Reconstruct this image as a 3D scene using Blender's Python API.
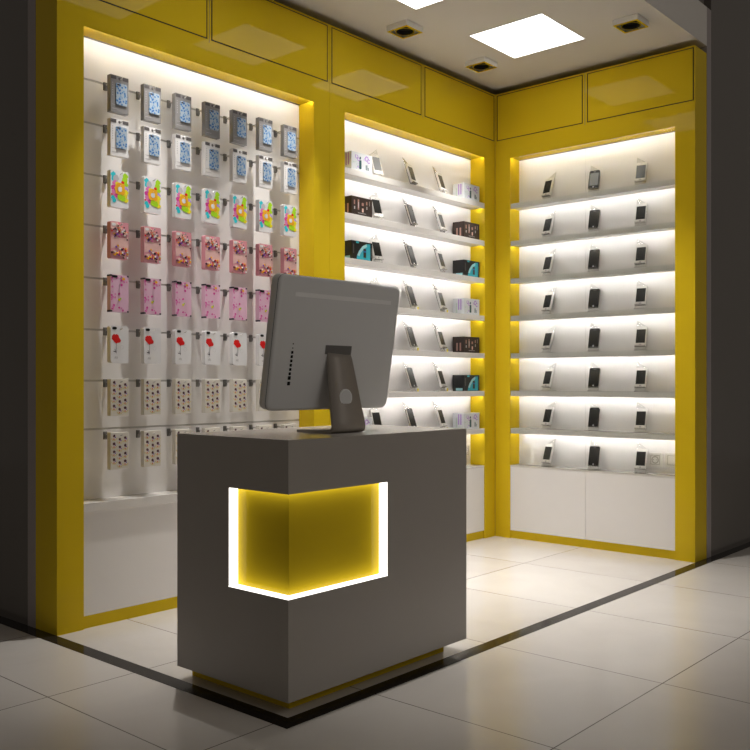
import bpy, bmesh, math, random
from mathutils import Vector, Matrix
PI = math.pi
R = math.radians
sc = bpy.context.scene
for o in list(bpy.data.objects):
    bpy.data.objects.remove(o, do_unlink=True)
COL = sc.collection

# ------------------------------------------------------------------ camera
cam = bpy.data.cameras.new('camera')
co = bpy.data.objects.new('camera', cam)
COL.objects.link(co)
co.location = (-4.8194, -3.2136, 0.9767)
co.rotation_euler = (R(90), 0, R(41.26 - 90))
cam.sensor_width = 36
cam.lens = 904.5 / 750 * 36
cam.shift_y = 7.17 / 750
cam.clip_start = 0.05
sc.camera = co

# ------------------------------------------------------------------ world and exposure
w = bpy.data.worlds.new('world')
sc.world = w
w.use_nodes = True
WB = w.node_tree.nodes['Background']
WB.inputs[0].default_value = (1.0, 0.89, 0.78, 1)
WB.inputs[1].default_value = 0.085
sc.view_settings.view_transform = 'Standard'
sc.view_settings.look = 'None'
sc.view_settings.exposure = 0.0
sc.view_settings.gamma = 1.0
sc.view_settings.use_curve_mapping = False

# added fill lamp out of view, brightening the faces turned towards the hall
al = bpy.data.lights.new('hall_fill', 'AREA'); al.shape = 'RECTANGLE'; al.size = 3.0; al.size_y = 2.0
al.energy = 30.0; al.color = (1.0, 0.94, 0.87)
ao = bpy.data.objects.new('hall_fill', al); COL.objects.link(ao)
ao.location = (-1.6, -6.2, 4.0); ao.rotation_euler = (R(38), 0, 0)

# light levels
PANEL = 3.2        # ceiling light panels
LED = 42.0         # strips under the shelves
LED_TOP = 50.0
NICHE = 2.0        # strips in the counter niche
SPOT = 112.0        # downlights (W)

# ------------------------------------------------------------------ materials
MATS = {}
def nodes(name):
    m = bpy.data.materials.new(name)
    m.use_nodes = True
    MATS[name] = m
    return m, m.node_tree, m.node_tree.nodes['Principled BSDF']

def mat(name, col, rough=0.5, metal=0.0, ior=1.45, var=0.03, scale=8.0, bump=0.0, bscale=200, coat=0.0):
    m, nt, b = nodes(name)
    tc = nt.nodes.new('ShaderNodeTexCoord')
    nz = nt.nodes.new('ShaderNodeTexNoise')
    nz.inputs['Scale'].default_value = scale
    nz.inputs['Detail'].default_value = 3
    nt.links.new(tc.outputs['Object'], nz.inputs['Vector'])
    mx = nt.nodes.new('ShaderNodeMix')
    mx.data_type = 'RGBA'
    nt.links.new(nz.outputs['Fac'], mx.inputs[0])
    c = Vector(col)
    a = c * (1 - var); d = c * (1 + var)
    mx.inputs[6].default_value = (a[0], a[1], a[2], 1)
    mx.inputs[7].default_value = (min(1, d[0]), min(1, d[1]), min(1, d[2]), 1)
    nt.links.new(mx.outputs[2], b.inputs['Base Color'])
    b.inputs['Roughness'].default_value = rough
    b.inputs['Metallic'].default_value = metal
    b.inputs['IOR'].default_value = ior
    b.inputs['Coat Weight'].default_value = coat
    if bump:
        n2 = nt.nodes.new('ShaderNodeTexNoise')
        n2.inputs['Scale'].default_value = bscale
        nt.links.new(tc.outputs['Object'], n2.inputs['Vector'])
        bp = nt.nodes.new('ShaderNodeBump')
        bp.inputs['Strength'].default_value = bump
        bp.inputs['Distance'].default_value = 0.002
        nt.links.new(n2.outputs['Fac'], bp.inputs['Height'])
        nt.links.new(bp.outputs['Normal'], b.inputs['Normal'])
    return m

def emit(name, col, s):
    m, nt, b = nodes(name)
    b.inputs['Base Color'].default_value = (0.8, 0.8, 0.8, 1)
    b.inputs['Emission Color'].default_value = (*col, 1)
    b.inputs['Emission Strength'].default_value = s
    return m

def voro(name, c1, c2, c3, scale=60, rough=0.3, thr=0.35):
    """printed floral look: cells of two colours on a ground"""
    m, nt, b = nodes(name)
    tc = nt.nodes.new('ShaderNodeTexCoord')
    v = nt.nodes.new('ShaderNodeTexVoronoi')
    v.inputs['Scale'].default_value = scale
    nt.links.new(tc.outputs['Object'], v.inputs['Vector'])
    cr = nt.nodes.new('ShaderNodeValToRGB')
    cr.color_ramp.interpolation = 'CONSTANT'
    e = cr.color_ramp.elements
    e[0].color = (*c1, 1); e[1].position = thr; e[1].color = (*c2, 1)
    x = e.new(thr + 0.18); x.color = (*c3, 1)
    nt.links.new(v.outputs['Distance'], cr.inputs[0])
    nt.links.new(cr.outputs[0], b.inputs['Base Color'])
    b.inputs['Roughness'].default_value = rough
    return m

WARM = (1.0, 0.98, 0.955)
mat('yellow', (0.72, 0.512, 0.018), 0.02, ior=1.17, var=0.015, scale=3)
mat('white_board', (0.88, 0.86, 0.845), 0.32, var=0.01, ior=1.4)
mat('shelf_white', (0.80, 0.775, 0.745), 0.18, var=0.01, ior=1.45)
mat('edge_grey', (0.80, 0.80, 0.78), 0.4, var=0.01)
mat('ceiling_paint', (0.72, 0.685, 0.63), 0.8, var=0.015, scale=4)
mat('wall_edge', (0.38, 0.34, 0.33), 0.5, var=0.02)
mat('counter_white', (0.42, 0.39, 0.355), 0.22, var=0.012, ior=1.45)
mat('aluminium', (0.62, 0.60, 0.57), 0.30, metal=1.0)
mat('rail', (0.58, 0.56, 0.54), 0.25)
mat('hook_metal', (0.24, 0.235, 0.23), 0.35, metal=0.7)
mat('seam_dark', (0.03, 0.02, 0.01), 0.8)
mat('led_lip', (0.20, 0.18, 0.13), 0.5)
mat('black', (0.010, 0.010, 0.010), 0.3)
mat('matt_black', (0.006, 0.006, 0.006), 0.9)
mat('silver_body', (0.80, 0.805, 0.805), 0.35, metal=0.0, var=0.01)
mat('silver_stand', (0.38, 0.34, 0.30), 0.5, metal=0.2, var=0.01)
mat('pale_plastic', (0.97, 0.97, 0.97), 0.4)
mat('screen_glass', (0.02, 0.02, 0.02), 0.08, coat=0.5)
mat('phone_screen', (0.030, 0.029, 0.026), 0.3, ior=1.25)
mat('phone_screen_grey', (0.16, 0.165, 0.165), 0.15)
mat('phone_white', (0.82, 0.80, 0.76), 0.25)
mat('phone_black', (0.02, 0.019, 0.018), 0.3, ior=1.3)
mat('phone_band', (0.58, 0.54, 0.49), 0.3, metal=0.6)
mat('tag_yellow', (0.85, 0.70, 0.05), 0.4)
mat('socket_plastic', (0.80, 0.78, 0.73), 0.35)
mat('socket_rim', (0.40, 0.37, 0.31), 0.4)
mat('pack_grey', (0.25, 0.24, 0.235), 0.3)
mat('case_grey', (0.74, 0.72, 0.71), 0.3)
mat('pack_dark', (0.10, 0.09, 0.09), 0.4)
mat('pack_text', (0.42, 0.41, 0.41), 0.5)
mat('case_white', (0.86, 0.85, 0.86), 0.25)
mat('case_edge', (0.55, 0.40, 0.42), 0.4)
mat('pink', (0.72, 0.31, 0.36), 0.35)
mat('pink_glitter', (0.82, 0.50, 0.47), 0.4, var=0.25, scale=500)
mat('pale_pink', (0.84, 0.52, 0.68), 0.3)
mat('magenta', (0.72, 0.06, 0.36), 0.4)
mat('mid_pink', (0.80, 0.22, 0.52), 0.4)
mat('red', (0.78, 0.01, 0.01), 0.4)
mat('orange', (0.95, 0.47, 0.02), 0.4)
mat('lime', (0.42, 0.75, 0.02), 0.4)
mat('sun_yellow', (0.92, 0.80, 0.03), 0.4)
mat('cyan', (0.03, 0.62, 0.72), 0.4)
mat('lilac', (0.50, 0.34, 0.76), 0.4)
mat('pale_grey', (0.55, 0.54, 0.56), 0.4)
mat('plum', (0.10, 0.035, 0.05), 0.4)
mat('cream', (0.78, 0.74, 0.66), 0.35)
mat('cream_gold', (0.72, 0.60, 0.16), 0.4)
mat('coral', (0.80, 0.22, 0.14), 0.4)
mat('ink', (0.04, 0.035, 0.05), 0.5)
mat('gem_violet', (0.28, 0.12, 0.55), 0.15)
mat('gem_blush', (0.85, 0.60, 0.52), 0.15)
mat('box_white', (0.70, 0.73, 0.76), 0.3)
mat('box_mint', (0.55, 0.66, 0.60), 0.3)
mat('box_purple', (0.42, 0.22, 0.62), 0.35)
mat('box_teal', (0.03, 0.10, 0.11), 0.35)
mat('box_brown', (0.035, 0.022, 0.018), 0.3)
mat('box_rose', (0.42, 0.24, 0.20), 0.4)
mat('box_cyan', (0.03, 0.42, 0.52), 0.3)
mat('box_ice', (0.35, 0.66, 0.70), 0.3)
mat('box_blue', (0.03, 0.16, 0.45), 0.3)
voro('floral_blue', (0.025, 0.11, 0.36), (0.12, 0.27, 0.48), (0.38, 0.45, 0.52), scale=100, thr=0.30)
emit('panel_light', WARM, PANEL)
emit('led', WARM, LED)
emit('led_top', WARM, LED_TOP)
emit('niche_led', (1.0, 0.97, 0.90), NICHE)

# clear sheet: transparent with a fresnel reflection
def glassy(name, tint, ior, add_diffuse=0.0, rough=0.02):
    m = bpy.data.materials.new(name); m.use_nodes = True; nt = m.node_tree
    nt.nodes.clear()
    out = nt.nodes.new('ShaderNodeOutputMaterial')
    tr = nt.nodes.new('ShaderNodeBsdfTransparent'); tr.inputs[0].default_value = (*tint, 1)
    gl = nt.nodes.new('ShaderNodeBsdfGlossy'); gl.inputs['Roughness'].default_value = rough
    fr = nt.nodes.new('ShaderNodeFresnel'); fr.inputs[0].default_value = ior
    mx = nt.nodes.new('ShaderNodeMixShader')
    nt.links.new(fr.outputs[0], mx.inputs[0]); nt.links.new(tr.outputs[0], mx.inputs[1]); nt.links.new(gl.outputs[0], mx.inputs[2])
    last = mx
    if add_diffuse:
        df = nt.nodes.new('ShaderNodeBsdfDiffuse'); df.inputs[0].default_value = (0.85, 0.83, 0.80, 1)
        m2 = nt.nodes.new('ShaderNodeMixShader'); m2.inputs[0].default_value = add_diffuse
        nt.links.new(mx.outputs[0], m2.inputs[1]); nt.links.new(df.outputs[0], m2.inputs[2])
        last = m2
    nt.links.new(last.outputs[0], out.inputs[0])
    MATS[name] = m
glassy('clear_glass', (0.985, 0.99, 0.985), 1.12)
glassy('acrylic', (0.99, 0.99, 0.985), 1.1, 0.10, 0.2)

# floor: large polished beige tiles with thin joints
def floor_mat():
    m, nt, b = nodes('floor_tiles')
    N = nt.nodes.new; L = nt.links.new
    tc = N('ShaderNodeTexCoord'); sp = N('ShaderNodeSeparateXYZ'); L(tc.outputs['Object'], sp.inputs[0])
    def M(op, a, bb=None, c=None):
        n = N('ShaderNodeMath'); n.operation = op
        for i, v in enumerate((a, bb, c)):
            if v is None: continue
            if hasattr(v, 'default_value') or hasattr(v, 'links'): L(v, n.inputs[i])
            else: n.inputs[i].default_value = v
        return n.outputs[0]
    def joint(axis, off):
        t = M('DIVIDE', M('SUBTRACT', sp.outputs[axis], off), 0.69)
        fr = M('FRACT', M('ADD', t, 100.0))
        d = M('ABSOLUTE', M('SUBTRACT', fr, 0.5))
        return M('GREATER_THAN', d, 0.5 - 0.0019 / 0.69), M('FLOOR', M('ADD', t, 100.0))
    jx, ix = joint('X', -2.69); jy, iy = joint('Y', -1.29 - 0.69)
    j = M('MAXIMUM', jx, jy)
    wn = N('ShaderNodeTexWhiteNoise'); wn.noise_dimensions = '2D'
    cb = N('ShaderNodeCombineXYZ'); L(ix, cb.inputs[0]); L(iy, cb.inputs[1]); L(cb.outputs[0], wn.inputs['Vector'])
    nz = N('ShaderNodeTexNoise'); nz.inputs['Scale'].default_value = 2.6; nz.inputs['Detail'].default_value = 6; nz.inputs['Distortion'].default_value = 1.2
    L(tc.outputs['Object'], nz.inputs['Vector'])
    v = M('ADD', M('MULTIPLY', wn.outputs['Value'], 0.25), M('MULTIPLY', nz.outputs['Fac'], 0.75))
    cr = N('ShaderNodeValToRGB'); e = cr.color_ramp.elements
    e[0].position = 0.25; e[0].color = (0.56, 0.525, 0.49, 1)
    e[1].position = 0.8; e[1].color = (0.62, 0.59, 0.555, 1)
    L(v, cr.inputs[0])
    mx = N('ShaderNodeMix'); mx.data_type = 'RGBA'
    L(j, mx.inputs[0]); L(cr.outputs[0], mx.inputs[6]); mx.inputs[7].default_value = (0.13, 0.11, 0.10, 1)
    L(mx.outputs[2], b.inputs['Base Color'])
    r = N('ShaderNodeTexNoise'); r.inputs['Scale'].default_value = 60
    L(tc.outputs['Object'], r.inputs['Vector'])
    L(M('ADD', 0.13, M('MULTIPLY', r.outputs['Fac'], 0.08)), b.inputs['Roughness'])
    b.inputs['IOR'].default_value = 1.5
floor_mat()
mat('black_stone', (0.018, 0.016, 0.014), 0.12, ior=1.2, var=0.2, scale=20)
mat('dark_panel', (0.15, 0.135, 0.12), 0.07, var=0.05, scale=1.5, ior=1.5)
mat('dark_soffit', (0.20, 0.18, 0.16), 0.6)

# ------------------------------------------------------------------ mesh helpers
class MB:
    def __init__(s):
        s.bm = bmesh.new(); s.m = []
    def _mi(s, name):
        if name not in s.m: s.m.append(name)
        return s.m.index(name)
    def box(s, x0, x1, y0, y1, z0, z1, m, bev=0.0):
        mi = s._mi(m)
        t = bmesh.new()
        bmesh.ops.create_cube(t, size=1)
        for v in t.verts:
            v.co = Vector(((x0 + x1) / 2 + v.co.x * (x1 - x0), (y0 + y1) / 2 + v.co.y * (y1 - y0), (z0 + z1) / 2 + v.co.z * (z1 - z0)))
        if bev:
            bmesh.ops.bevel(t, geom=t.edges[:], offset=bev, segments=2, affect='EDGES', profile=0.5)
        s._merge(t, mi)
        return s
    def _merge(s, t, mi, M=None):
        t.verts.index_update()
        vs = [s.bm.verts.new(M @ v.co if M else v.co) for v in t.verts]
        for f in t.faces:
            try:
                nf = s.bm.faces.new([vs[v.index] for v in f.verts]); nf.material_index = mi; nf.smooth = f.smooth
            except ValueError: pass
        t.free()
    def cyl(s, p0, p1, r, m, seg=16, r2=None):
        mi = s._mi(m)
        p0 = Vector(p0); p1 = Vector(p1); d = p1 - p0
        t = bmesh.new()
        bmesh.ops.create_cone(t, cap_ends=True, segments=seg, radius1=r, radius2=r if r2 is None else r2, depth=d.length)
        for f in t.faces: f.smooth = len(f.verts) == 4
        q = Vector((0, 0, 1)).rotation_difference(d.normalized()).to_matrix().to_4x4()
        s._merge(t, mi, Matrix.Translation((p0 + p1) / 2) @ q)
        return s
    def face(s, pts, m):
        f = s.bm.faces.new([s.bm.verts.new(p) for p in pts]); f.material_index = s._mi(m)
        return s
    def prism(s, pts, axis, a, b, m, smooth=False):
        """pts: 2-D outline; axis 0/1/2 extrusion axis from a to b"""
        mi = s._mi(m)
        def mk(p, t):
            return {0: (t, p[0], p[1]), 1: (p[0], t, p[1]), 2: (p[0], p[1], t)}[axis]
        A = [s.bm.verts.new(mk(p, a)) for p in pts]; B = [s.bm.verts.new(mk(p, b)) for p in pts]
        n = len(pts)
        for i in range(n):
            f = s.bm.faces.new((A[i], A[(i + 1) % n], B[(i + 1) % n], B[i])); f.material_index = mi; f.smooth = smooth
        f = s.bm.faces.new(A); f.material_index = mi
        f = s.bm.faces.new(B[::-1]); f.material_index = mi
        return s
    def frame(s, o, i, y0, y1, m):
        """rectangular ring in xz: o, i = (x0,x1,z0,z1)"""
        s.box(o[0], o[1], y0, y1, i[3], o[3], m); s.box(o[0], o[1], y0, y1, o[2], i[2], m)
        s.box(o[0], i[0], y0, y1, i[2], i[3], m); s.box(i[1], o[1], y0, y1, i[2], i[3], m)
        return s
    def obj(s, name, parent=None, world=True, M=None):
        me = bpy.data.meshes.new(name)
        if M is not None: s.bm.transform(M)
        if parent is not None and world:
            s.bm.transform(Matrix.Translation(-parent.location))
        bmesh.ops.recalc_face_normals(s.bm, faces=s.bm.faces[:])
        s.bm.to_mesh(me); s.bm.free()
        for n in s.m: me.materials.append(MATS[n])
        o = bpy.data.objects.new(name, me); COL.objects.link(o)
        if parent is not None: o.parent = parent
        return o

def thing(name, label, cat, loc=(0, 0, 0), rot=(0, 0, 0), group=None):
    o = bpy.data.objects.new(name, None); COL.objects.link(o)
    o.empty_display_size = 0.05
    o.location = loc; o.rotation_euler = rot
    o['label'] = label; o['category'] = cat
    if group: o['group'] = group
    return o
def tag(o, label, cat, group=None):
    o['label'] = label; o['category'] = cat
    if group: o['group'] = group
    return o
def struct(name, mb, label=None):
    o = mb.obj(name); o['kind'] = 'structure'
    if label: o['label'] = label
    return o
def dup(root, loc, rot=None, label=None, group=None):
    r = root.copy(); COL.objects.link(r); r.location = loc
    if rot is not None: r.rotation_euler = rot
    if label: r['label'] = label
    if group: r['group'] = group
    for ch in list(root.children):
        c = ch.copy(); COL.objects.link(c); c.parent = r
        for g in ch.children:
            d = g.copy(); COL.objects.link(d); d.parent = c
    return r
def rrect(x0, x1, z0, z1, r, n=5):
    pts = []
    for cx, cz, a0 in ((x1 - r, z1 - r, 0), (x0 + r, z1 - r, 90), (x0 + r, z0 + r, 180), (x1 - r, z0 + r, 270)):
        for k in range(n + 1):
            a = R(a0 + 90 * k / n); pts.append((cx + r * math.cos(a), cz + r * math.sin(a)))
    return pts
def swap(M=None):
    # maps cabinet-local (x along the front, y depth, z) of the back run onto the right-hand run
    return Matrix(((0, 1, 0, 0), (-1, 0, 0, 0), (0, 0, 1, 0), (0, 0, 0, 1)))
I4 = Matrix.Identity(4)
SY = 0.010   # a small lip at the header's front edge hides the light strip behind it

# ------------------------------------------------------------------ main dimensions
H = 2.80; D = 0.163; BK = 0.108; ZH = 2.381; LX = -3.011; MY = -1.290; ZC = 2.84; ZF = 3.056; WT = 0.225

# ------------------------------------------------------------------ structure
struct('floor', MB().box(-9, 7, -8, 7, -0.05, 0, 'floor_tiles'))
struct('wall_back', MB().box(LX, WT, D + 0.001, WT, 0, ZC, 'wall_edge'))
struct('wall_right', MB().box(D + 0.001, WT, MY, D + 0.001, 0, ZF, 'wall_edge'))
struct('ceiling', MB().box(LX, D, MY, D, ZC, ZF, 'ceiling_paint'))
struct('wall_outer_right', MB().box(WT, 7, MY, MY + 0.06, 0, 4.2, 'dark_panel'))
struct('wall_outer_left', MB().box(LX, LX + 0.06, WT, 7, 0, 4.2, 'dark_panel'))
struct('wall_bulkhead', MB().box(LX + 0.04, WT, MY + 0.04, MY + 0.1, ZF, 4.2, 'dark_soffit').box(LX + 0.04, LX + 0.1, MY + 0.04, WT, ZF, 4.2, 'dark_soffit'))
mb = MB().box(LX - 0.058, LX, MY - 0.058, 7, 0.0002, 0.0012, 'black_stone')
mb.box(LX, 7, MY - 0.058, MY, 0.0002, 0.0012, 'black_stone')
struct('trim_1', mb)

# ------------------------------------------------------------------ cabinets
SH = [2.095 - 0.2345 * k for k in range(7)]      # shelf tops
def cabinet(name, label, x0, x1, ox0, ox1, doors, M, base_top, ledge=False, shelves=True, outer=()):
    """cabinet along local x (front at y=0, going back in +y); opening ox0..ox1"""
    base = M @ Vector(((x0 + x1) / 2, D / 2, 0))
    t = thing(name, label, 'display cabinet', base)
    g = 0.0005
    def P(n, mb): return mb.obj(n, t, True, M)
    P('side_post', MB().box(x0 + g, ox0, g, D, 0, H, 'yellow'))
    P('side_post', MB().box(ox1, x1 - g, g, D, 0, H, 'yellow'))
    # header carcass behind the doors, with a bottom rail and thin rails round the doors
    hd = MB()
    hd.box(ox0, ox1, 0.022, D, ZH + 0.005, H, 'yellow')
    zb, zt = 2.507, 2.787
    hd.box(ox0, ox1, g, SY, ZH, ZH + 0.006, 'yellow').box(ox0, ox1, g, 0.022, ZH + 0.005, zb - 0.003, 'yellow')
    hd.box(ox0, ox1, g, 0.022, zt + 0.003, H, 'yellow')
    P('header', hd)
    for i, (a, b) in enumerate(doors):
        P('overhead_door', MB().box(a + 0.003, b - 0.003, -0.001, 0.018, zb + 0.001, zt - 0.001, 'yellow', 0.0012))
        # dark shadow gap round each door
        s = MB().frame((a - 0.003, b + 0.003, zb - 0.004, zt + 0.004), (a + 0.003, b - 0.003, zb + 0.001, zt - 0.001), -0.0004, 0.0016, 'seam_dark')
        P('door_gap', s)
    for i in range(len(doors) - 1):
        xm = (doors[i][1] + doors[i + 1][0]) / 2
        P('centre_stile', MB().box(doors[i][1] + 0.003, doors[i + 1][0] - 0.003, g, 0.022, zb - 0.003, zt + 0.003, 'yellow')
          .box(xm - 0.0012, xm + 0.0012, -0.0003, 0.0006, 2.49, H, 'led_lip'))
    # back, base, plinth
    top = H
    if shelves:
        P('back_panel', MB().box(ox0, ox1, BK, D - 0.002, 0.05, ZH + 0.0048, 'white_board'))
    pz = 0.05
    yb = 0.006 if not ledge else 0.012
    P('plinth', MB().box(ox0, ox1, 0.012, BK, 0, pz, 'yellow'))
    if ledge:
        P('base_ledge', MB().box(ox0, ox1, 0.001, BK, base_top - 0.036, base_top, 'shelf_white', 0.001))
        P('base_panel', MB().box(ox0, ox1, yb, BK, pz, base_top - 0.036, 'white_board'))
    else:
        xm = (ox0 + ox1) / 2 - 0.0125
        P('base_carcass', MB().box(ox0, ox1, 0.022, BK, pz, base_top - 0.012, 'seam_dark')
          .box(ox0, ox1, 0.004, BK, base_top - 0.012, base_top, 'shelf_white'))
        P('base_door', MB().box(ox0 + 0.001, xm - 0.0012, 0.004, 0.022, pz, base_top - 0.0125, 'white_board'))
        P('base_door', MB().box(xm + 0.0012, ox1 - 0.001, 0.004, 0.022, pz, base_top - 0.0125, 'white_board'))
    # light under the header
    P('light_strip', MB().box(ox0 + 0.004, ox1 - 0.004, SY + 0.0003, SY + 0.0015, ZH + 0.0008, ZH + 0.0048, 'led_top'))
    P('corner_profile', MB().box(ox0, ox1, BK - 0.006, BK, ZH + 0.001, ZH + 0.005, 'led_lip'))
    if shelves:
        for z in SH:
            y0 = 0.010 if M is not I4 else 0.001
            s = MB().box(ox0 + 0.0006, ox1 - 0.0006, y0, 0.018, z - 0.032, z, 'shelf_white', 0.0008)
            s.box(ox0 + 0.0006, ox1 - 0.0006, 0.0175, BK - 0.001, z - 0.027, z, 'shelf_white', 0.0004)
            so = P('shelf', s)
            if M is not I4:
                eo = P('shelf_edge', MB().box(ox0 + 0.0006, ox1 - 0.0006, 0.0085, 0.0099, z - 0.032, z, 'edge_grey')); eo['label'] = 'grey front edge'; eo.parent = so
            l = MB().box(ox0 + 0.006, ox1 - 0.006, 0.0182, 0.0194, z - 0.0312, z - 0.0272, 'led')
            lo = P('light_strip', l)
            # strip belongs to its shelf
            lo.parent = so
    return t

doorsA1 = [(-2.996, -2.290), (-2.262, -1.524)]
doorsA2 = [(-1.490, -0.757), (-0.721, -0.014)]
doorsB = [(0.016, 0.613), (0.647, 1.279)]
capA1 = cabinet('display_cabinet', 'tall yellow cabinet with white slatted back hung with phone cases', LX, -1.507, -2.896, -1.618, doorsA1, I4, 0.497, ledge=True, shelves=False)
capA2 = cabinet('display_cabinet', 'yellow shelving cabinet in the corner with boxes and phones on lit white shelves', -1.507, 0.0, -1.3937, -0.1163, doorsA2, I4, 0.456)
MB_ = swap()
capB = cabinet('display_cabinet', 'right-hand yellow shelving cabinet with glass doors and three phones per shelf', 0.0, 1.289, 0.1108, 1.1767, doorsB, MB_, 0.458)
# clear glass doors of the right-hand cabinet
xm = (0.1108 + 1.1767) / 2 - 0.012
MB().box(0.1115, xm - 0.001, 0.002, 0.006, 0.4585, ZH - 0.001, 'clear_glass').obj('glass_door', capB, True, MB_)
MB().box(xm + 0.001, 1.176, 0.002, 0.006, 0.4585, ZH - 0.001, 'clear_glass').obj('glass_door', capB, True, MB_)

# slatted back of the case wall
GZ = [2.214, 2.038, 1.829, 1.621, 1.405, 1.193, 0.983, 0.784]
mb = MB(); last = ZH + 0.0048
mb.box(-2.896, -1.618, BK + 0.014, D - 0.002, 0.497, ZH + 0.0048, 'white_board')
for z in GZ:
    mb.box(-2.896, -1.618, BK, BK + 0.014, z + 0.004, last, 'white_board', 0.0008); last = z - 0.004
mb.box(-2.896, -1.618, BK, BK + 0.014, 0.497, last, 'white_board', 0.0008)
mb.obj('slatted_back', capA1)
for z in GZ:
    MB().box(-2.895, -1.619, BK + 0.003, BK + 0.0135, z - 0.004, z + 0.004, 'rail').obj('slat_rail', capA1)

# ------------------------------------------------------------------ ceiling panels and downlights
ORD = ['first', 'second', 'third', 'fourth', 'fifth', 'sixth', 'seventh', 'eighth']
pl = ['square ceiling light panel nearest the inner corner', 'middle square ceiling light panel, cut by the top picture edge', 'square ceiling light panel nearest the counter']
for i in range(3):
    x1 = -0.384 - 0.905 * i
    t = thing('ceiling_light', pl[i], 'ceiling light', (x1 - 0.2225, -0.611, ZC), group='square light panels in the ceiling')
    MB().box(x1 - 0.445, x1, -0.834, -0.389, ZC - 0.0012, ZC - 0.0003, 'panel_light').obj('diffuser', t)
    f = MB()
    f.box(x1 - 0.450, x1 - 0.445, -0.839, -0.384, ZC - 0.0020, ZC - 0.0002, 'ceiling_paint'); f.box(x1, x1 + 0.005, -0.839, -0.384, ZC - 0.0020, ZC - 0.0002, 'ceiling_paint')
    f.box(x1 - 0.445, x1, -0.839, -0.834, ZC - 0.0020, ZC - 0.0002, 'ceiling_paint'); f.box(x1 - 0.445, x1, -0.389, -0.384, ZC - 0.0020, ZC - 0.0002, 'ceiling_paint')
    f.obj('frame', t)

def downlight(x, y, label, first=None):
    if first is None:
        t = thing('downlight', label, 'downlight', (x, y, ZC), group='square yellow-rimmed ceiling downlights')
        h = 0.067; b = -0.030
        m = MB()
        m.box(-h, -h + 0.004, -h, h, b, -0.0005, 'pale_plastic'); m.box(h - 0.004, h, -h, h, b, -0.0005, 'pale_plastic')
        m.box(-h + 0.004, h - 0.004, -h, -h + 0.004, b, -0.0005, 'pale_plastic'); m.box(-h + 0.004, h - 0.004, h - 0.004, h, b, -0.0005, 'pale_plastic')
        m.obj('housing', t, False)
        q = MB(); r = h - 0.011
        q.box(-h, h, -h, -r, b - 0.002, b, 'yellow'); q.box(-h, h, r, h, b - 0.002, b, 'yellow')
        q.box(-h, -r, -r, r, b - 0.002, b, 'yellow'); q.box(r, h, -r, r, b - 0.002, b, 'yellow')
        q.obj('trim_frame', t, False)
        MB().box(-r, r, -r, r, -0.008, -0.004, 'matt_black').obj('back_plate', t, False)
        ring = MB(); n = 32
        for k in range(n):
            a0 = 2 * PI * k / n; a1 = 2 * PI * (k + 1) / n
            for z0, z1, ra, rb, mm in ((b + 0.001, b + 0.001, 0.050, 0.046, 'yellow'), (b + 0.001, -0.010, 0.046, 0.040, 'matt_black'), (b + 0.001, -0.010, 0.050, 0.052, 'black')):
                ring.face([(ra * math.cos(a0), ra * math.sin(a0), z0), (ra * math.cos(a1), ra * math.sin(a1), z0), (rb * math.cos(a1), rb * math.sin(a1), z1), (rb * math.cos(a0), rb * math.sin(a0), z1)], mm)
        ring.obj('reflector', t, False)
        for sx in (-1, 1):
            MB().box(sx * 0.055 - 0.005, sx * 0.055 + 0.005, -0.012, 0.012, b + 0.001, b + 0.004, 'hook_metal').obj('gimbal_clip', t, False)
        ld = bpy.data.lights.new('spot_lamp', 'SPOT')
        ld.energy = SPOT; ld.spot_size = R(SPOT_ANGLE); ld.spot_blend = 0.85; ld.shadow_soft_size = 0.015; ld.color = (1.0, 0.965, 0.92)
        lo = bpy.data.objects.new('spot_lamp', ld); COL.objects.link(lo); lo.parent = t; lo.location = (0, 0, -0.012)
        return t
    return dup(first, (x, y, ZC), label=label)
SPOT_ANGLE = 54
d0 = downlight(-0.456, -0.208, 'yellow-rimmed black downlight above the inner corner of the cabinets')
for i, (x, l) in enumerate(((-1.156, 'yellow-rimmed black downlight above the middle of the back wall'), (-1.86, 'yellow-rimmed downlight above the yellow pillar between the cabinets'), (-2.56, 'yellow-rimmed downlight above the left end of the phone cases'))):
    downlight(x, -0.208, l, d0)
downlight(-0.448, -1.132, 'yellow-rimmed black downlight near the right end of the right cabinet', d0)
downlight(-1.156, -1.132, 'yellow-rimmed downlight at the open edge of the ceiling', d0)
downlight(-1.86, -1.132, 'yellow-rimmed downlight at the open edge, beside the counter', d0)

# ------------------------------------------------------------------ counter
KX0, KX1, KY0, KY1, KZ0, KZ1 = -3.011, -2.125, -1.2925, -0.7615, 0.0437, 0.808
NY, NX, NZ0, NZ1, ND = -1.024, -2.567, 0.343, 0.650, 0.035
t = thing('service_counter', 'floating pale counter with lit yellow corner niche at the shop corner', 'counter', ((KX0 + KX1) / 2, (KY0 + KY1) / 2, 0))
b = MB()
b.box(KX0, KX1, KY0, KY1, NZ1, KZ1 - 0.001, 'counter_white')
b.box(KX0, KX1, KY0, KY1, KZ0, NZ0, 'counter_white')
b.box(KX0, KX1, NY, KY1, NZ0, NZ1, 'counter_white')
b.box(NX, KX1, KY0, NY, NZ0, NZ1, 'counter_white')
b.obj('body', t)
MB().box(KX0, KX1, KY0, KY1, KZ1 - 0.001, KZ1, 'counter_white').obj('countertop', t)
MB().box(KX0 + ND, NX, KY0 + ND, NY, NZ0, NZ1, 'yellow').obj('niche_panel', t)
s = MB(); e = 0.0025
s.box(KX0 + 0.001, KX0 + ND, KY0 + 0.001, NY, NZ0, NZ0 + e, 'niche_led'); s.box(KX0 + ND, NX, KY0 + 0.001, KY0 + ND, NZ0, NZ0 + e, 'niche_led')
s.box(KX0 + 0.010, KX0 + ND, KY0 + 0.010, NY, NZ1 - 0.001, NZ1, 'niche_led'); s.box(KX0 + ND, NX, KY0 + 0.010, KY0 + ND, NZ1 - 0.001, NZ1, 'niche_led')
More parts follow.
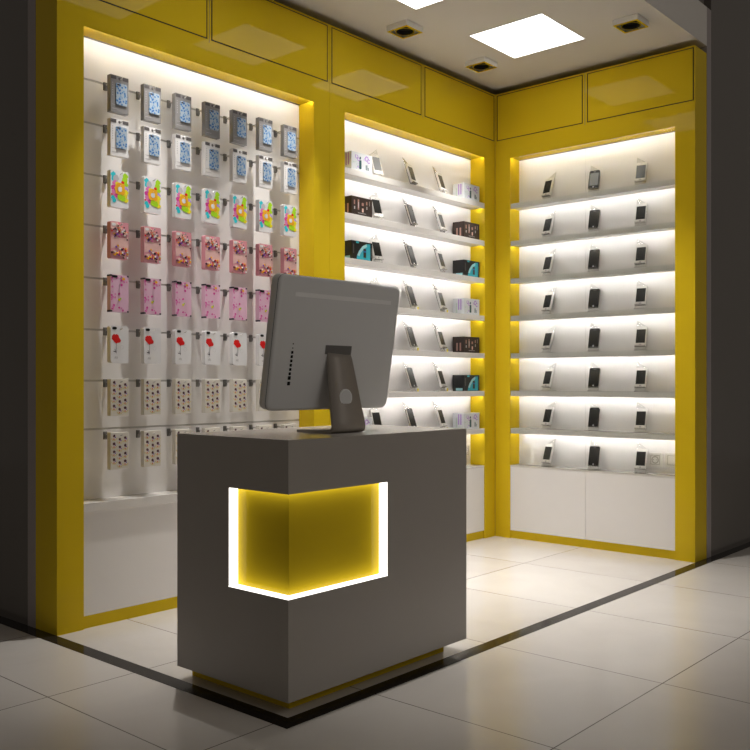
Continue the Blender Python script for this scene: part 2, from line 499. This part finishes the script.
s.box(KX0 + 0.001, KX0 + ND, NY - e, NY, NZ0, NZ1, 'niche_led'); s.box(NX - e, NX, KY0 + 0.001, KY0 + ND, NZ0, NZ1, 'niche_led')
s.obj('light_strip', t)
MB().box(-2.955, -2.19, -1.237, -0.768, 0, KZ0, 'yellow').obj('plinth', t)

# ------------------------------------------------------------------ computer on the counter
c = Vector((-2.628, -1.126, 1.099)); WW, HH, TT = 0.564, 0.434, 0.038
tl = R(9.2)
imac = thing('desktop_computer', 'silver all-in-one computer standing on the counter, its back turned outwards', 'computer', (-2.62, -1.11, KZ1))
up = Vector((0, -math.sin(tl), math.cos(tl))); nn = Vector((0, -math.cos(tl), -math.sin(tl))); wx = Vector((1, 0, 0))
zrot = R(-1.9)
wx = Matrix.Rotation(zrot, 3, 'Z') @ wx; up = Matrix.Rotation(zrot, 3, 'Z') @ up; nn = Matrix.Rotation(zrot, 3, 'Z') @ nn
# local monitor frame: x = wx, y = -nn (into the screen), z = up; origin at the middle of the back
MM = Matrix((( wx.x, -nn.x, up.x, c.x), (wx.y, -nn.y, up.y, c.y), (wx.z, -nn.z, up.z, c.z), (0, 0, 0, 1)))
def pillow():
    """slab with rounded corners, its back edge eased"""
    m = MB(); mi = m._mi('silver_body'); rings = []
    for y, ins in ((TT, 0.0), (0.007, 0.0), (0.003, 0.0022), (0.001, 0.005), (0.0, 0.010)):
        pts = rrect(-WW / 2 + ins, WW / 2 - ins, -HH / 2 + ins, HH / 2 - ins, 0.026 - ins * 0.6, 8)
        rings.append([m.bm.verts.new((p[0], y, p[1])) for p in pts])
    n = len(rings[0])
    for a, bb in zip(rings, rings[1:]):
        for i in range(n):
            f = m.bm.faces.new((a[i], a[(i + 1) % n], bb[(i + 1) % n], bb[i])); f.material_index = mi; f.smooth = True
    f = m.bm.faces.new(rings[-1]); f.material_index = mi
    f = m.bm.faces.new(rings[0][::-1]); f.material_index = mi
    return m
pillow().obj('body', imac, True, MM)
MB().prism(rrect(-WW / 2 + 0.004, WW / 2 - 0.004, -HH / 2 + 0.004, HH / 2 - 0.004, 0.022, 8), 1, TT, TT + 0.003, 'screen_glass').obj('screen', imac, True, MM)
# dark seam between bezel and back shell
sm = MB(); pts = rrect(-WW / 2 - 0.0003, WW / 2 + 0.0003, -HH / 2 - 0.0003, HH / 2 + 0.0003, 0.026, 8)
sm.prism(pts, 1, 0.0072, 0.0088, 'ink'); sm.obj('shell_seam', imac, True, MM)
# pale strip, vents, hinge slot
MB().prism(rrect(-0.212, 0.236, 0.151, 0.165, 0.003), 1, -0.0008, 0.002, 'pale_plastic').obj('antenna_strip', imac, True, MM)
v = MB()
for i in range(10):
    zz = 0.000 - 0.0138 * i; xx = -0.199 - 0.0002 * i
    r_ = 0.0020 if i < 2 else 0.0046 if i < 8 else 0.0060
    if i == 9: zz -= 0.004
    v.prism(rrect(xx - r_, xx + r_, zz - r_, zz + r_, r_ * 0.25, 2), 1, -0.0006, 0.001, 'matt_black')
v.obj('vent_holes', imac, True, MM)
MB().prism(rrect(-0.056, 0.066, -0.030, 0.000, 0.002), 1, -0.0006, 0.002, 'hook_metal').obj('hinge_slot', imac, True, MM)
# stand: bent aluminium sheet
prof = [(-1.118, 1.084), (-1.128, 1.055), (-1.142, 0.98), (-1.156, 0.90), (-1.167, 0.845), (-1.170, 0.828), (-1.166, 0.816), (-1.155, 0.8095), (-1.14, 0.8082), (-1.00, 0.8082)]
th = 0.009
def off(prof, th):
    o = []
    for i, p in enumerate(prof):
        a = Vector(prof[max(0, i - 1)]); q = Vector(prof[min(len(prof) - 1, i + 1)])
        d = (q - a).normalized(); n = Vector((-d.y, d.x))
        o.append((p[0] + n.x * th, p[1] + n.y * th))
    return o
inner = off(prof, th)
def sheet(i0, i1):
    m = MB(); mi = m._mi('silver_stand')
    def hw(p): # half width grows towards the foot
        k = max(0, min(1, (1.084 - p[1]) / 0.26)); return 0.054 + 0.026 * k
    rows = []
    for i in range(i0, i1 + 1):
        p, q = prof[i], inner[i]; h1 = hw(p); cxm = -2.617
        rows.append([m.bm.verts.new((cxm - h1, p[0], p[1])), m.bm.verts.new((cxm + h1, p[0], p[1])), m.bm.verts.new((cxm + h1, q[0], q[1])), m.bm.verts.new((cxm - h1, q[0], q[1]))])
    for a, bb in zip(rows, rows[1:]):
        for k in range(4):
            f = m.bm.faces.new((a[k], a[(k + 1) % 4], bb[(k + 1) % 4], bb[k])); f.material_index = mi; f.smooth = k in (0, 2)
    m.bm.faces.new(rows[0]).material_index = mi; m.bm.faces.new(rows[-1][::-1]).material_index = mi
    return m
neck = sheet(0, 8).obj('stand_neck', imac)
sheet(8, 9).obj('stand_foot', imac)
hz = 0.925; hy = -1.1525
ho = MB().cyl((-2.618, hy - 0.0022, hz), (-2.618, hy + 0.006, hz), 0.029, 'pale_plastic', 32).cyl((-2.618, hy - 0.0026, hz), (-2.618, hy, hz), 0.0255, 'silver_body', 32)
ho.obj('cable_hole', imac)

# ------------------------------------------------------------------ phone cases on hooks
rnd = random.Random(7)
def dab(m, x, z, r, mt, y, n=9, jag=0.25, rg=rnd):
    pts = [(x + r * (1 + rg.uniform(-jag, jag)) * math.cos(2 * PI * k / n), y, z + r * (1 + rg.uniform(-jag, jag)) * math.sin(2 * PI * k / n)) for k in range(n)]
    m.face(pts[::-1], mt)
def rect(m, x0, x1, z0, z1, mt, y):
    m.face([(x0, y, z0), (x1, y, z0), (x1, y, z1), (x0, y, z1)], mt)
W2 = 0.042; HT = 0.150; TH = 0.025   # product: x +-W2, z from 0 down to -HT, y 0 (front) .. TH
Y1, Y2, Y3, Y4 = -0.0004, -0.0008, -0.0012, -0.0016
def rounded(m, mt, r=0.006, y0=0.0, y1=TH):
    m.prism(rrect(-W2, W2, -HT, 0, r, 4), 1, y0, y1, mt)
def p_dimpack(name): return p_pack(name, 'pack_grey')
def p_pack(name, body='case_grey'):
    b = MB(); b.box(-W2, W2, 0, TH, -HT, 0, body, 0.0008)
    for k in range(6): rect(b, -0.034, -0.031, -0.035 - 0.010 * k, -0.030 - 0.010 * k, 'pack_text', Y1)
    rect(b, -0.036, 0.03, -0.121, -0.1195, 'pack_text', Y1); rect(b, -0.036, -0.006, -0.137, -0.135, 'pack_text', Y1)
    h = MB(); rect(h, -W2 + 0.001, -0.016, -0.017, -0.003, 'pack_dark', Y2); rect(h, 0.014, W2 - 0.001, -0.017, -0.003, 'pack_dark', Y2)
    dab(h, -0.001, -0.012, 0.006, 'pack_dark', Y2, 8, 0)
    c_ = MB(); c_.prism(rrect(-0.018, 0.033, -0.118, -0.030, 0.007, 4), 1, -0.0035, 0.0, 'floral_blue')
    c_.prism(rrect(-0.014, -0.002, -0.040, -0.034, 0.0028, 3), 1, -0.0042, -0.003, 'ink')
    return [('package', b), ('header_print', h), ('case_print', c_)]
def p_splash(name):
    g = random.Random(3)
    b = MB(); rounded(b, 'case_white', 0.005)
    q = MB()
    for i, (x, z, r, mt) in enumerate(((-0.034, -0.018, 0.011, 'cyan'), (-0.033, -0.036, 0.011, 'cyan'), (-0.016, -0.034, 0.013, 'pale_grey'), (0.030, -0.018, 0.012, 'lime'), (0.029, -0.036, 0.014, 'lime'), (0.032, -0.052, 0.012, 'lime'), (0.018, -0.044, 0.010, 'lime'),
                        (-0.022, -0.052, 0.012, 'mid_pink'), (-0.032, -0.072, 0.012, 'magenta'), (-0.024, -0.092, 0.013, 'mid_pink'), (-0.012, -0.102, 0.010, 'magenta'), (0.033, -0.070, 0.010, 'lilac'), (0.030, -0.096, 0.014, 'sun_yellow'), (0.034, -0.118, 0.010, 'sun_yellow'), (0.034, -0.084, 0.010, 'sun_yellow'),
                        (-0.034, -0.112, 0.009, 'cyan'), (-0.026, -0.122, 0.009, 'cyan'), (0.002, -0.106, 0.013, 'lime'), (0.016, -0.112, 0.012, 'lime'), (0.014, -0.046, 0.007, 'red'), (-0.038, -0.100, 0.004, 'red'), (-0.012, -0.056, 0.010, 'sun_yellow'))):
            x = max(-W2 + r * 1.25, min(W2 - r * 1.25, x))
            dab(q, x, z, r, mt, Y1 - 0.00004 * i, 11, 0.25, g)
    for i, (x, z, r) in enumerate(((0.0, -0.073, 0.024), (0.012, -0.062, 0.012), (-0.010, -0.085, 0.011), (0.012, -0.085, 0.012), (-0.009, -0.062, 0.011))):
        dab(q, x, z, r, 'orange', Y4 - 0.00005 * i, 14, 0.1, g)
    # white apple with a bite and a leaf
    ap = []
    for k in range(28):
        a = 2 * PI * k / 28; rx = 0.0105; rr = 1 - 0.13 * max(0, math.sin(a)) ** 14 - 0.08 * max(0, -math.sin(a)) ** 20
        x = rx * rr * math.cos(a) * (1.0 + 0.08 * math.sin(a)); z = 0.0112 * rr * math.sin(a)
        if (x - 0.0135) ** 2 + (z - 0.0015) ** 2 < 0.0052 ** 2:
            d = Vector((x - 0.0135, z - 0.0015)).normalized() * 0.0052; x, z = 0.0135 + d.x, 0.0015 + d.y
        ap.append((x + 0.001, Y4 - 0.0005, z - 0.075))
    q.face(ap[::-1], 'case_white')
    q.face([(0.001, Y4 - 0.0005, -0.063), (0.004, Y4 - 0.0005, -0.0615), (0.006, Y4 - 0.0005, -0.0575), (0.0025, Y4 - 0.0005, -0.059)], 'case_white')
    return [('case', b), ('splash_print', q)]
def p_gems(name):
    g = random.Random(5)
    b = MB(); rounded(b, 'pink', 0.006)
    q = MB(); q.face([(-0.040, Y1, -0.068), (-0.020, Y1, -0.058), (0.012, Y1, -0.066), (0.040, Y1, -0.056), (0.040, Y1, -0.104), (0.014, Y1, -0.112), (-0.012, Y1, -0.104), (-0.040, Y1, -0.110)][::-1], 'pink_glitter')
    q.face([(-0.040, Y1, -0.004), (-0.010, Y1, -0.003), (0.0, Y1, -0.016), (-0.014, Y1, -0.030), (-0.040, Y1, -0.028)][::-1], 'pink_glitter')
    q.prism(rrect(-0.037, -0.018, -0.018, -0.007, 0.005, 4), 1, -0.0012, 0, 'case_white')
    cols = ['plum', 'coral', 'case_white', 'gem_violet', 'gem_blush', 'ink', 'orange', 'gem_blush', 'case_white', 'magenta', 'red', 'plum']
    cl = []
    for cz, sz, num in ((-0.036, 0.015, 52), (-0.124, 0.012, 44)):
        s = MB()
        for i in range(num):
            x = max(-0.036, min(0.036, g.gauss(0.003, 0.020))); z = max(-0.143, min(-0.008, g.gauss(cz, sz)))
            r = g.uniform(0.0028, 0.0052)
            if x < -0.010 and z > -0.026: z -= 0.02
            n = 6; s.prism([(x + r * math.cos(2 * PI * k / n), z + r * math.sin(2 * PI * k / n)) for k in range(n)], 1, -g.uniform(0.001, 0.003), 0.0, g.choice(cols))
        cl.append(('gem_cluster', s))
    return [('case', b), ('glitter_print', q)] + cl
def p_blossom(name):
    g = random.Random(9)
    b = MB(); rounded(b, 'pale_pink', 0.007)
    q = MB()
    for i in range(34):
        if i < 24: x = -0.040 + abs(g.gauss(0, 0.014)); z = g.uniform(-0.142, -0.012)
        else: x = g.uniform(-0.01, 0.034); z = g.choice((g.uniform(-0.03, -0.006), g.uniform(-0.145, -0.115)))
        r = g.uniform(0.002, 0.0055); x = max(-W2 + r + 0.001, min(W2 - r - 0.001, x)); z = max(-HT + r + .001, min(-r - .001, z))
        dab(q, x, z, r, g.choice(('magenta', 'mid_pink', 'mid_pink')), Y1 - 0.00001 * i, 5 * 2, 0.35, g)
    dab(q, -0.002, -0.100, 0.006, 'sun_yellow', Y2, 8, 0.3, g); dab(q, 0.004, -0.096, 0.004, 'lime', Y3, 8, 0.3, g); dab(q, 0.018, -0.015, 0.006, 'orange', Y2, 8, 0.3, g)
    k = MB(); k.prism(rrect(-0.036, -0.010, -0.012, -0.002, 0.005, 4), 1, -0.0014, 0, 'black')
    for sx in (-1, 1):
        for z in (-0.003, -0.147): k.box(sx * 0.0385 - 0.004, sx * 0.0385 + 0.004, -0.0006, TH + 0.0004, z - 0.0034, z + 0.0034, 'ink')
    return [('case', b), ('blossom_print', q), ('camera_cutout', k)]
def p_carnation(name):
    g = random.Random(11)
    b = MB(); rounded(b, 'case_white', 0.009)
    q = MB()
    for i in range(14):
        a = g.uniform(0, 2 * PI); r = g.uniform(0, 0.012); dab(q, -0.017 + r * math.cos(a) * 1.25, -0.050 + r * math.sin(a) * 1.0, g.uniform(0.008, 0.012), 'red', Y1 - 0.00002 * i, 9, 0.25, g)
    rect(q, -0.0165, -0.0150, -0.112, -0.064, 'ink', Y1)
    q.face([(-0.017, Y1, -0.105), (-0.028, Y1, -0.101), (-0.029, Y1, -0.104), (-0.017, Y1, -0.108)], 'ink')
    q.face([(-0.0165, Y1, -0.108), (-0.024, Y1, -0.094), (-0.0225, Y1, -0.0935), (-0.015, Y1, -0.106)], 'ink')
    for i in range(5): rect(q, -0.0235 + 0.003 * i, -0.022 + 0.003 * i, -0.134 + 0.003 * (i % 2), -0.126 + 0.002 * (i % 3), 'pack_text', Y1)
    n = 20
    for k in range(n):
        a0 = 2 * PI * k / n; a1 = 2 * PI * (k + 1) / n
        q.face([(0.010 + 0.0085 * math.cos(a), Y1, -0.086 + 0.0085 * math.sin(a)) for a in (a0, a1)] + [(0.010 + 0.0078 * math.cos(a), Y1, -0.086 + 0.0078 * math.sin(a)) for a in (a1, a0)], 'pale_grey')
    k = MB(); k.prism(rrect(-0.034, -0.014, -0.015, -0.004, 0.0052, 4), 1, -0.0014, 0, 'black')
    return [('case', b), ('carnation_print', q), ('camera_cutout', k)]
def p_cream(name):
    g = random.Random(13)
    b = MB(); b.box(-W2, W2, 0, TH, -HT, 0, 'cream', 0.0015)
    q = MB()
    for r in range(5):
        for c_ in range(3):
            x = -0.026 + 0.026 * c_; z = -0.014 - 0.032 * r - (0.014 if c_ == 1 else 0.004 * c_)
            if z < -0.142: continue
            dab(q, x, z, 0.0062, 'plum', Y2, 7, 0.2, g)
            if z > -0.130:
                dab(q, x - 0.001, z - 0.013, 0.0034, 'coral', Y2, 6, 0.2, g)
                dab(q, x + 0.006, z - 0.006, 0.003, 'gem_violet', Y2, 5, 0.2, g)
            for k in range(5):
                a = R(200 + 35 * k); px = x + 0.012 * math.cos(a); pz = z - 0.008 + 0.010 * math.sin(a)
                if abs(px) < W2 - 0.004 and pz > -HT + 0.004: dab(q, px, pz, 0.0026, 'cream_gold', Y1, 6, 0.2, g)
    return [('case', b), ('motif_print', q)]
rows = [
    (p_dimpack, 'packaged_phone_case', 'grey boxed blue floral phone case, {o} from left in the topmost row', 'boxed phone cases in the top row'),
    (p_pack, 'packaged_phone_case', 'white boxed blue floral phone case, {o} from left in the second row down', 'boxed phone cases in the second row'),
    (p_splash, 'phone_case', 'white phone case with paint splashes and apple, {o} from left in its row', 'paint-splash phone cases'),
    (p_gems, 'phone_case', 'pink phone case covered in gemstones, {o} from left in its row', 'gemstone phone cases'),
    (p_blossom, 'phone_case', 'pale pink phone case with magenta blossoms, {o} from left in its row', 'blossom phone cases'),
    (p_carnation, 'phone_case', 'white phone case with red carnation, {o} from left in its row', 'carnation phone cases'),
    (p_cream, 'phone_case', 'cream patterned phone case, {o} from left in the upper cream row', 'cream phone cases in the upper row'),
    (p_cream, 'phone_case', 'cream patterned phone case, {o} from left in the lowest row', 'cream phone cases in the lowest row'),
]
hookdesc = ['topmost row of boxed cases', 'second row of boxed cases', 'paint-splash case row', 'gemstone case row', 'blossom case row', 'red carnation case row', 'upper cream case row', 'lowest cream case row']
hx = thing('display_hook', '', 'hook')
m = MB(); m.box(-0.0075, 0.0075, BK - 0.008, BK - 0.0002, -0.027, 0.006, 'hook_metal', 0.001); m.box(-0.006, 0.006, BK - 0.014, BK - 0.008, -0.022, -0.004, 'hook_metal', 0.001)
m.obj('mounting_clip', hx, False)
m = MB(); m.cyl((0, BK - 0.012, -0.006), (0, -0.018, -0.006), 0.0017, 'aluminium', 8); m.cyl((0, -0.018, -0.006), (0, -0.023, -0.001), 0.0017, 'aluminium', 8)
m.obj('prong', hx, False)
PRO = {}
usedh = False
for r, (fn, nm, lab, grp) in enumerate(rows):
    for i in range(7):
        X = -2.736 + 0.1585 * i; Z = GZ[r] + (0.005 if r == 5 else -0.018 if r == 7 else 0)
        hl = 'dark metal hook, %s from left, behind the %s' % (ORD[i], hookdesc[r])
        if not usedh:
            hx.location = (X, 0, Z); hx['label'] = hl; hx['group'] = 'hooks on the ' + hookdesc[r]; usedh = True
        else:
            dup(hx, (X, 0, Z), label=hl, group='hooks on the ' + hookdesc[r])
        L = lab.format(o=ORD[i]); loc = (X - 0.003, -0.007, Z + 0.007)
        if fn not in PRO:
            t = thing(nm, L, 'phone case', loc, group=grp)
            for pn, pm in fn(nm): pm.obj(pn, t, False)
            PRO[fn] = t
        else:
            dup(PRO[fn], loc, label=L, group=grp)

# ------------------------------------------------------------------ shelf goods
TILT = R(-18)
def make_stand(side):
    """acrylic easel; side = -1/+1 tells at which upper corner the back plate peaks"""
    t = thing('phone_stand', '', 'phone stand')
    MB().box(-0.033, 0.033, -0.030, 0.038, 0, 0.004, 'acrylic', 0.0008).obj('base', t, False)
    p = MB()
    pts = [(-0.032, 0.0), (0.032, 0.0), (0.032, 0.180 if side > 0 else 0.136), (-0.032, 0.180 if side < 0 else 0.136)]
    p.prism(pts, 1, 0.0, 0.003, 'acrylic')
    p.box(-0.031, 0.031, -0.016, 0.0, 0.016, 0.0175, 'acrylic'); p.box(-0.031, 0.031, -0.0180, -0.016, 0.016, 0.022, 'acrylic')
    p.obj('back_plate', t, False, Matrix.Translation((0, -0.018, 0.004)) @ Matrix.Rotation(TILT, 4, 'X'))
    return t
def make_phone(frame, scr):
    t = thing('smartphone', '', 'phone')
    w_, h_, d_ = 0.0310, 0.119, 0.0115
    b = MB(); b.prism(rrect(-w_, w_, 0, h_, 0.0085, 5), 1, -d_, 0, frame); b.obj('body', t, False)
    MB().prism(rrect(-w_ - 0.0003, w_ + 0.0003, -0.0003, h_ + 0.0003, 0.0087, 5), 1, -d_ + 0.002, -0.002, 'phone_band' if frame == 'phone_black' else 'case_grey').obj('metal_band', t, False)
    MB().box(-0.0260, 0.0260, -d_ - 0.0006, -d_, 0.0195, 0.1015, scr).obj('screen', t, False)
    MB().cyl((0, -d_ - 0.0006, 0.0098), (0, -d_, 0.0098), 0.0050, 'pale_grey' if frame == 'phone_black' else 'pack_text', 14).obj('home_button', t, False)
    MB().box(-0.006, 0.006, -d_ - 0.0005, -d_, 0.1090, 0.1105, 'pack_text').obj('earpiece', t, False)
    return t
STD = {}; PHN = {}
# offset of the phone's lower back edge from the stand origin
def phone_offset(rz):
    v = Matrix.Rotation(TILT, 4, 'X') @ Vector((0, -0.0005, 0.0180)) + Vector((0, -0.018, 0.004))
    return Matrix.Rotation(rz, 4, 'Z') @ v
def put_phone(x, y, z, rz, side, frame, scr, lp, ls, gp, gs, tagged=False):
    if side not in STD:
        s = make_stand(side); STD[side] = s; s.location = (x, y, z + 0.0003); s.rotation_euler = (0, 0, rz); s['label'] = ls; s['group'] = gs
    else: s = dup(STD[side], (x, y, z + 0.0003), (0, 0, rz), ls, gs)
    q = Vector((x, y, z + 0.0003)) + phone_offset(rz); k = (frame, scr)
    if k not in PHN:
        p = make_phone(frame, scr); PHN[k] = p; p.location = q; p.rotation_euler = (TILT, 0, rz); p['label'] = lp; p['group'] = gp
    else: p = dup(PHN[k], q, (TILT, 0, rz), lp, gp)
    if tagged:
        tg = MB().box(0.016, 0.026, -0.036, -0.031, 0.0, 0.018, 'tag_yellow', 0.0005).obj('price_tag', s, False)
        tg['label'] = 'small yellow tag'
lev = ['top', 'second', 'third', 'fourth', 'fifth', 'sixth', 'lowest']
for k in range(8):
    z = SH[k] if k < 7 else 0.458
    for j, y in enumerate((-0.345, -0.657, -0.950)):
        rz = R(-90) + R(-10 if j == 0 else 10)
        where = ('%s shelf of the right-hand cabinet' % lev[k]) if k < 7 else 'base cabinet under the right-hand shelves'
        pos = ['left', 'middle', 'right'][j]
        frame = 'phone_black' if j == 1 else 'phone_white'
        scr = 'phone_screen_grey' if (k == 0 and j > 0) else 'phone_screen'
        col = 'black' if j == 1 else 'white'
        put_phone(0.064, y, z, rz, 1 if j == 0 else -1, frame, scr, '%s smartphone at the %s on the %s' % (col, pos, where),
                  'clear phone stand at the %s on the %s' % (pos, where), 'phones in the right-hand cabinet', 'phone stands in the right-hand cabinet')
for k in range(7):
    z = SH[k]
    for j, x in enumerate((-1.072, -0.768, -0.486)):
        rz = R(-10 if j == 0 else 10)
        pos = ['left', 'middle', 'right'][j]; where = '%s shelf of the corner cabinet' % lev[k]
        frame = 'phone_black' if (j == 1 and k > 0) else 'phone_white'
        scr = 'phone_screen_grey' if (k == 0 and j == 0) else 'phone_screen'
        put_phone(x, 0.064, z, rz, 1 if j == 0 else -1, frame, scr, '%s smartphone at the %s on the %s' % ('black' if frame == 'phone_black' else 'white', pos, where),
                  'clear phone stand at the %s on the %s' % (pos, where), 'phones in the corner cabinet', 'phone stands in the corner cabinet', tagged=(j > 0 and k > 2))

# accessory boxes
BW, BD, BH = 0.165, 0.084, 0.098
def box_white(t):
    g = random.Random(2)
    MB().box(0, BW, 0, BD, 0, BH, 'box_white', 0.0008).obj('carton', t, False)
    q = MB(); q2 = MB()
    for x, z, r in ((0.040, 0.075, 0.012), (0.055, 0.062, 0.010), (0.120, 0.075, 0.014), (0.135, 0.064, 0.012), (0.105, 0.068, 0.008)):
        n = 20
        for k in range(n - 3):
            a0 = 2 * PI * k / n + x * 50; a1 = a0 + 2 * PI / n
            q.face([(x + r * math.cos(a), Y1 - 0.00005 * (x * 100 % 7), z + r * math.sin(a)) for a in (a0, a1)] + [(x + r * 0.62 * math.cos(a), Y1 - 0.00005 * (x * 100 % 7), z + r * 0.62 * math.sin(a)) for a in (a1, a0)], 'box_purple')
    q.prism(rrect(0.060, 0.078, 0.012, 0.060, 0.004, 3), 1, -0.0006, 0, 'box_teal'); q.prism(rrect(0.064, 0.074, 0.064, 0.078, 0.003, 3), 1, -0.0006, 0, 'box_teal')
    for x in (0.112, 0.120, 0.130): rect(q, x, x + 0.005, 0.014, 0.030 + g.uniform(0, 0.012), 'box_teal', Y1)
    for i in range(10): dab(q, g.uniform(0.01, 0.055), g.uniform(0.01, 0.05), g.uniform(0.0025, 0.005), g.choice(('box_mint', 'lilac', 'box_mint')), Y1, 7, 0.3, g)
    # end panel
    for yy in (0.018, 0.034):
        q2.face([(-0.0004, yy + 0.008, 0.028), (-0.0004, yy, 0.028), (-0.0004, yy, 0.092), (-0.0004, yy + 0.008, 0.092)], 'box_purple')
    q2.face([(-0.0004, 0.060, 0.010), (-0.0004, 0.050, 0.010), (-0.0004, 0.050, 0.070), (-0.0004, 0.060, 0.070)], 'box_mint')
    q.obj('front_print', t, False); q2.obj('end_print', t, False)
def box_brown(t):
    MB().box(0, BW, 0, BD, 0, BH, 'box_brown', 0.0008).obj('carton', t, False)
    q = MB(); q2 = MB()
    for x, z0, z1, w_, mt in ((0.018, 0.055, 0.078, 0.010, 'box_rose'), (0.020, 0.030, 0.045, 0.008, 'pale_grey'), (0.048, 0.030, 0.084, 0.012, 'box_rose'), (0.053, 0.040, 0.070, 0.004, 'case_white'), (0.080, 0.054, 0.070, 0.016, 'box_rose'), (0.082, 0.020, 0.040, 0.013, 'gem_blush'), (0.115, 0.062, 0.080, 0.010, 'box_rose'), (0.117, 0.038, 0.054, 0.008, 'pack_text'), (0.140, 0.06, 0.085, 0.004, 'pack_text')):
        rect(q, x, x + w_, z0, z1, mt, Y1 if mt != 'case_white' else Y2)
    rect(q, 0.05, 0.115, 0.012, 0.015, 'pack_text', Y1)
    for yy in (0.02, 0.045):
        q2.face([(-0.0004, yy + 0.012, 0.012), (-0.0004, yy, 0.012), (-0.0004, yy, 0.060), (-0.0004, yy + 0.012, 0.060)], 'box_rose')
    q.obj('front_print', t, False); q2.obj('end_print', t, False)
def box_cyan(t):
    MB().box(0, BW, 0, BD, 0, BH, 'black', 0.0008).obj('carton', t, False)
    q = MB(); q2 = MB()
    q.face([(0.040, Y1, 0.003), (0.148, Y1, 0.003), (0.148, Y1, 0.090), (0.118, Y1, 0.088), (0.086, Y1, 0.074), (0.058, Y1, 0.046), (0.044, Y1, 0.022)], 'box_cyan')
    q.face([(0.044, Y2, 0.022), (0.058, Y2, 0.046), (0.086, Y2, 0.074), (0.118, Y2, 0.088), (0.122, Y2, 0.074), (0.094, Y2, 0.060), (0.070, Y2, 0.034), (0.062, Y2, 0.018)], 'box_ice')
    q.prism(rrect(0.094, 0.114, 0.014, 0.062, 0.003, 3), 1, -0.0013, 0, 'box_brown'); rect(q, 0.096, 0.112, 0.042, 0.050, 'box_blue', -0.0016)
    rect(q, 0.036, 0.058, 0.086, 0.096, 'box_cyan', Y1)
    rect(q, 0.012, 0.020, 0.030, 0.080, 'pack_dark', Y1); rect(q, 0.152, 0.160, 0.020, 0.070, 'pack_dark', Y1)
    q2.face([(-0.0004, 0.060, 0.002), (-0.0004, 0.010, 0.002), (-0.0004, 0.010, 0.018), (-0.0004, 0.060, 0.018)], 'box_ice')
    q.obj('front_print', t, False); q2.obj('end_print', t, False)
kinds = [(box_white, 'white box with purple swirls'), (box_brown, 'dark brown box with rose panels'), (box_cyan, 'black box with cyan picture')]
BX = {}
for k in range(7):
    fn, ds = kinds[k % 3]
    for side, x in (('right', -0.322), ('left', -1.330)):
        lab = '%s at the %s end of the %s shelf, corner cabinet' % (ds, side, lev[k])
        if fn not in BX:
            t = thing('accessory_box', lab, 'box', (x, 0.012, SH[k] + 0.0003), group='accessory boxes in the corner cabinet'); fn(t); BX[fn] = t
        else: dup(BX[fn], (x, 0.012, SH[k] + 0.0003), label=lab)

# ------------------------------------------------------------------ sockets
def plate(name, lab, cat, loc, rz, kind):
    t = thing(name, lab, cat, loc, (0, 0, rz), group='white wall plates in the cabinets')
    MB().prism(rrect(-0.040, 0.040, -0.040, 0.040, 0.006, 4), 1, -0.007, 0.0, 'socket_plastic').obj('cover_plate', t, False)
    m = MB(); m.frame((-0.027, 0.027, -0.027, 0.027), (-0.0245, 0.0245, -0.0245, 0.0245), -0.0085, -0.007, 'socket_rim'); m.obj('inner_rim', t, False)
    if kind == 'socket':
        n = 24; s = MB()
        for k in range(n):
            a0 = 2 * PI * k / n; a1 = 2 * PI * (k + 1) / n
            for ra, rb, ya, yb, mm in ((0.021, 0.018, -0.0072, -0.0085, 'socket_rim'), (0.018, 0.016, -0.0085, -0.0074, 'socket_rim'), (0.016, 0.0, -0.0074, -0.0074, 'socket_plastic')):
                pp = [(ra * math.cos(a0), ya, ra * math.sin(a0)), (ra * math.cos(a1), ya, ra * math.sin(a1)), (rb * math.cos(a1), yb, rb * math.sin(a1)), (rb * math.cos(a0), yb, rb * math.sin(a0))]
                if rb == 0: pp = pp[:3]
                s.face(pp, mm)
        s.cyl((-0.0095, -0.0074, 0), (-0.0095, -0.0080, 0), 0.002, 'ink', 8); s.cyl((0.0095, -0.0074, 0), (0.0095, -0.0080, 0), 0.002, 'ink', 8)
        s.obj('round_inset', t, False)
    else:
        MB().box(-0.024, 0.024, -0.0100, -0.007, -0.024, 0.024, 'socket_plastic', 0.001).obj('rocker', t, False)
    return t
plate('power_socket', 'round white socket on the back of the right-hand cabinet, beside the last phone', 'socket', (BK - 0.0003, -1.018, 0.535), R(-90), 'socket')
plate('light_switch', 'white rocker switch by the right post of the right-hand cabinet', 'switch', (BK - 0.0003, -1.118, 0.537), R(-90), 'switch')
plate('power_socket', 'white socket at the right end of the corner cabinet, just above its base', 'socket', (-0.172, BK - 0.0003, 0.548), 0, 'socket')
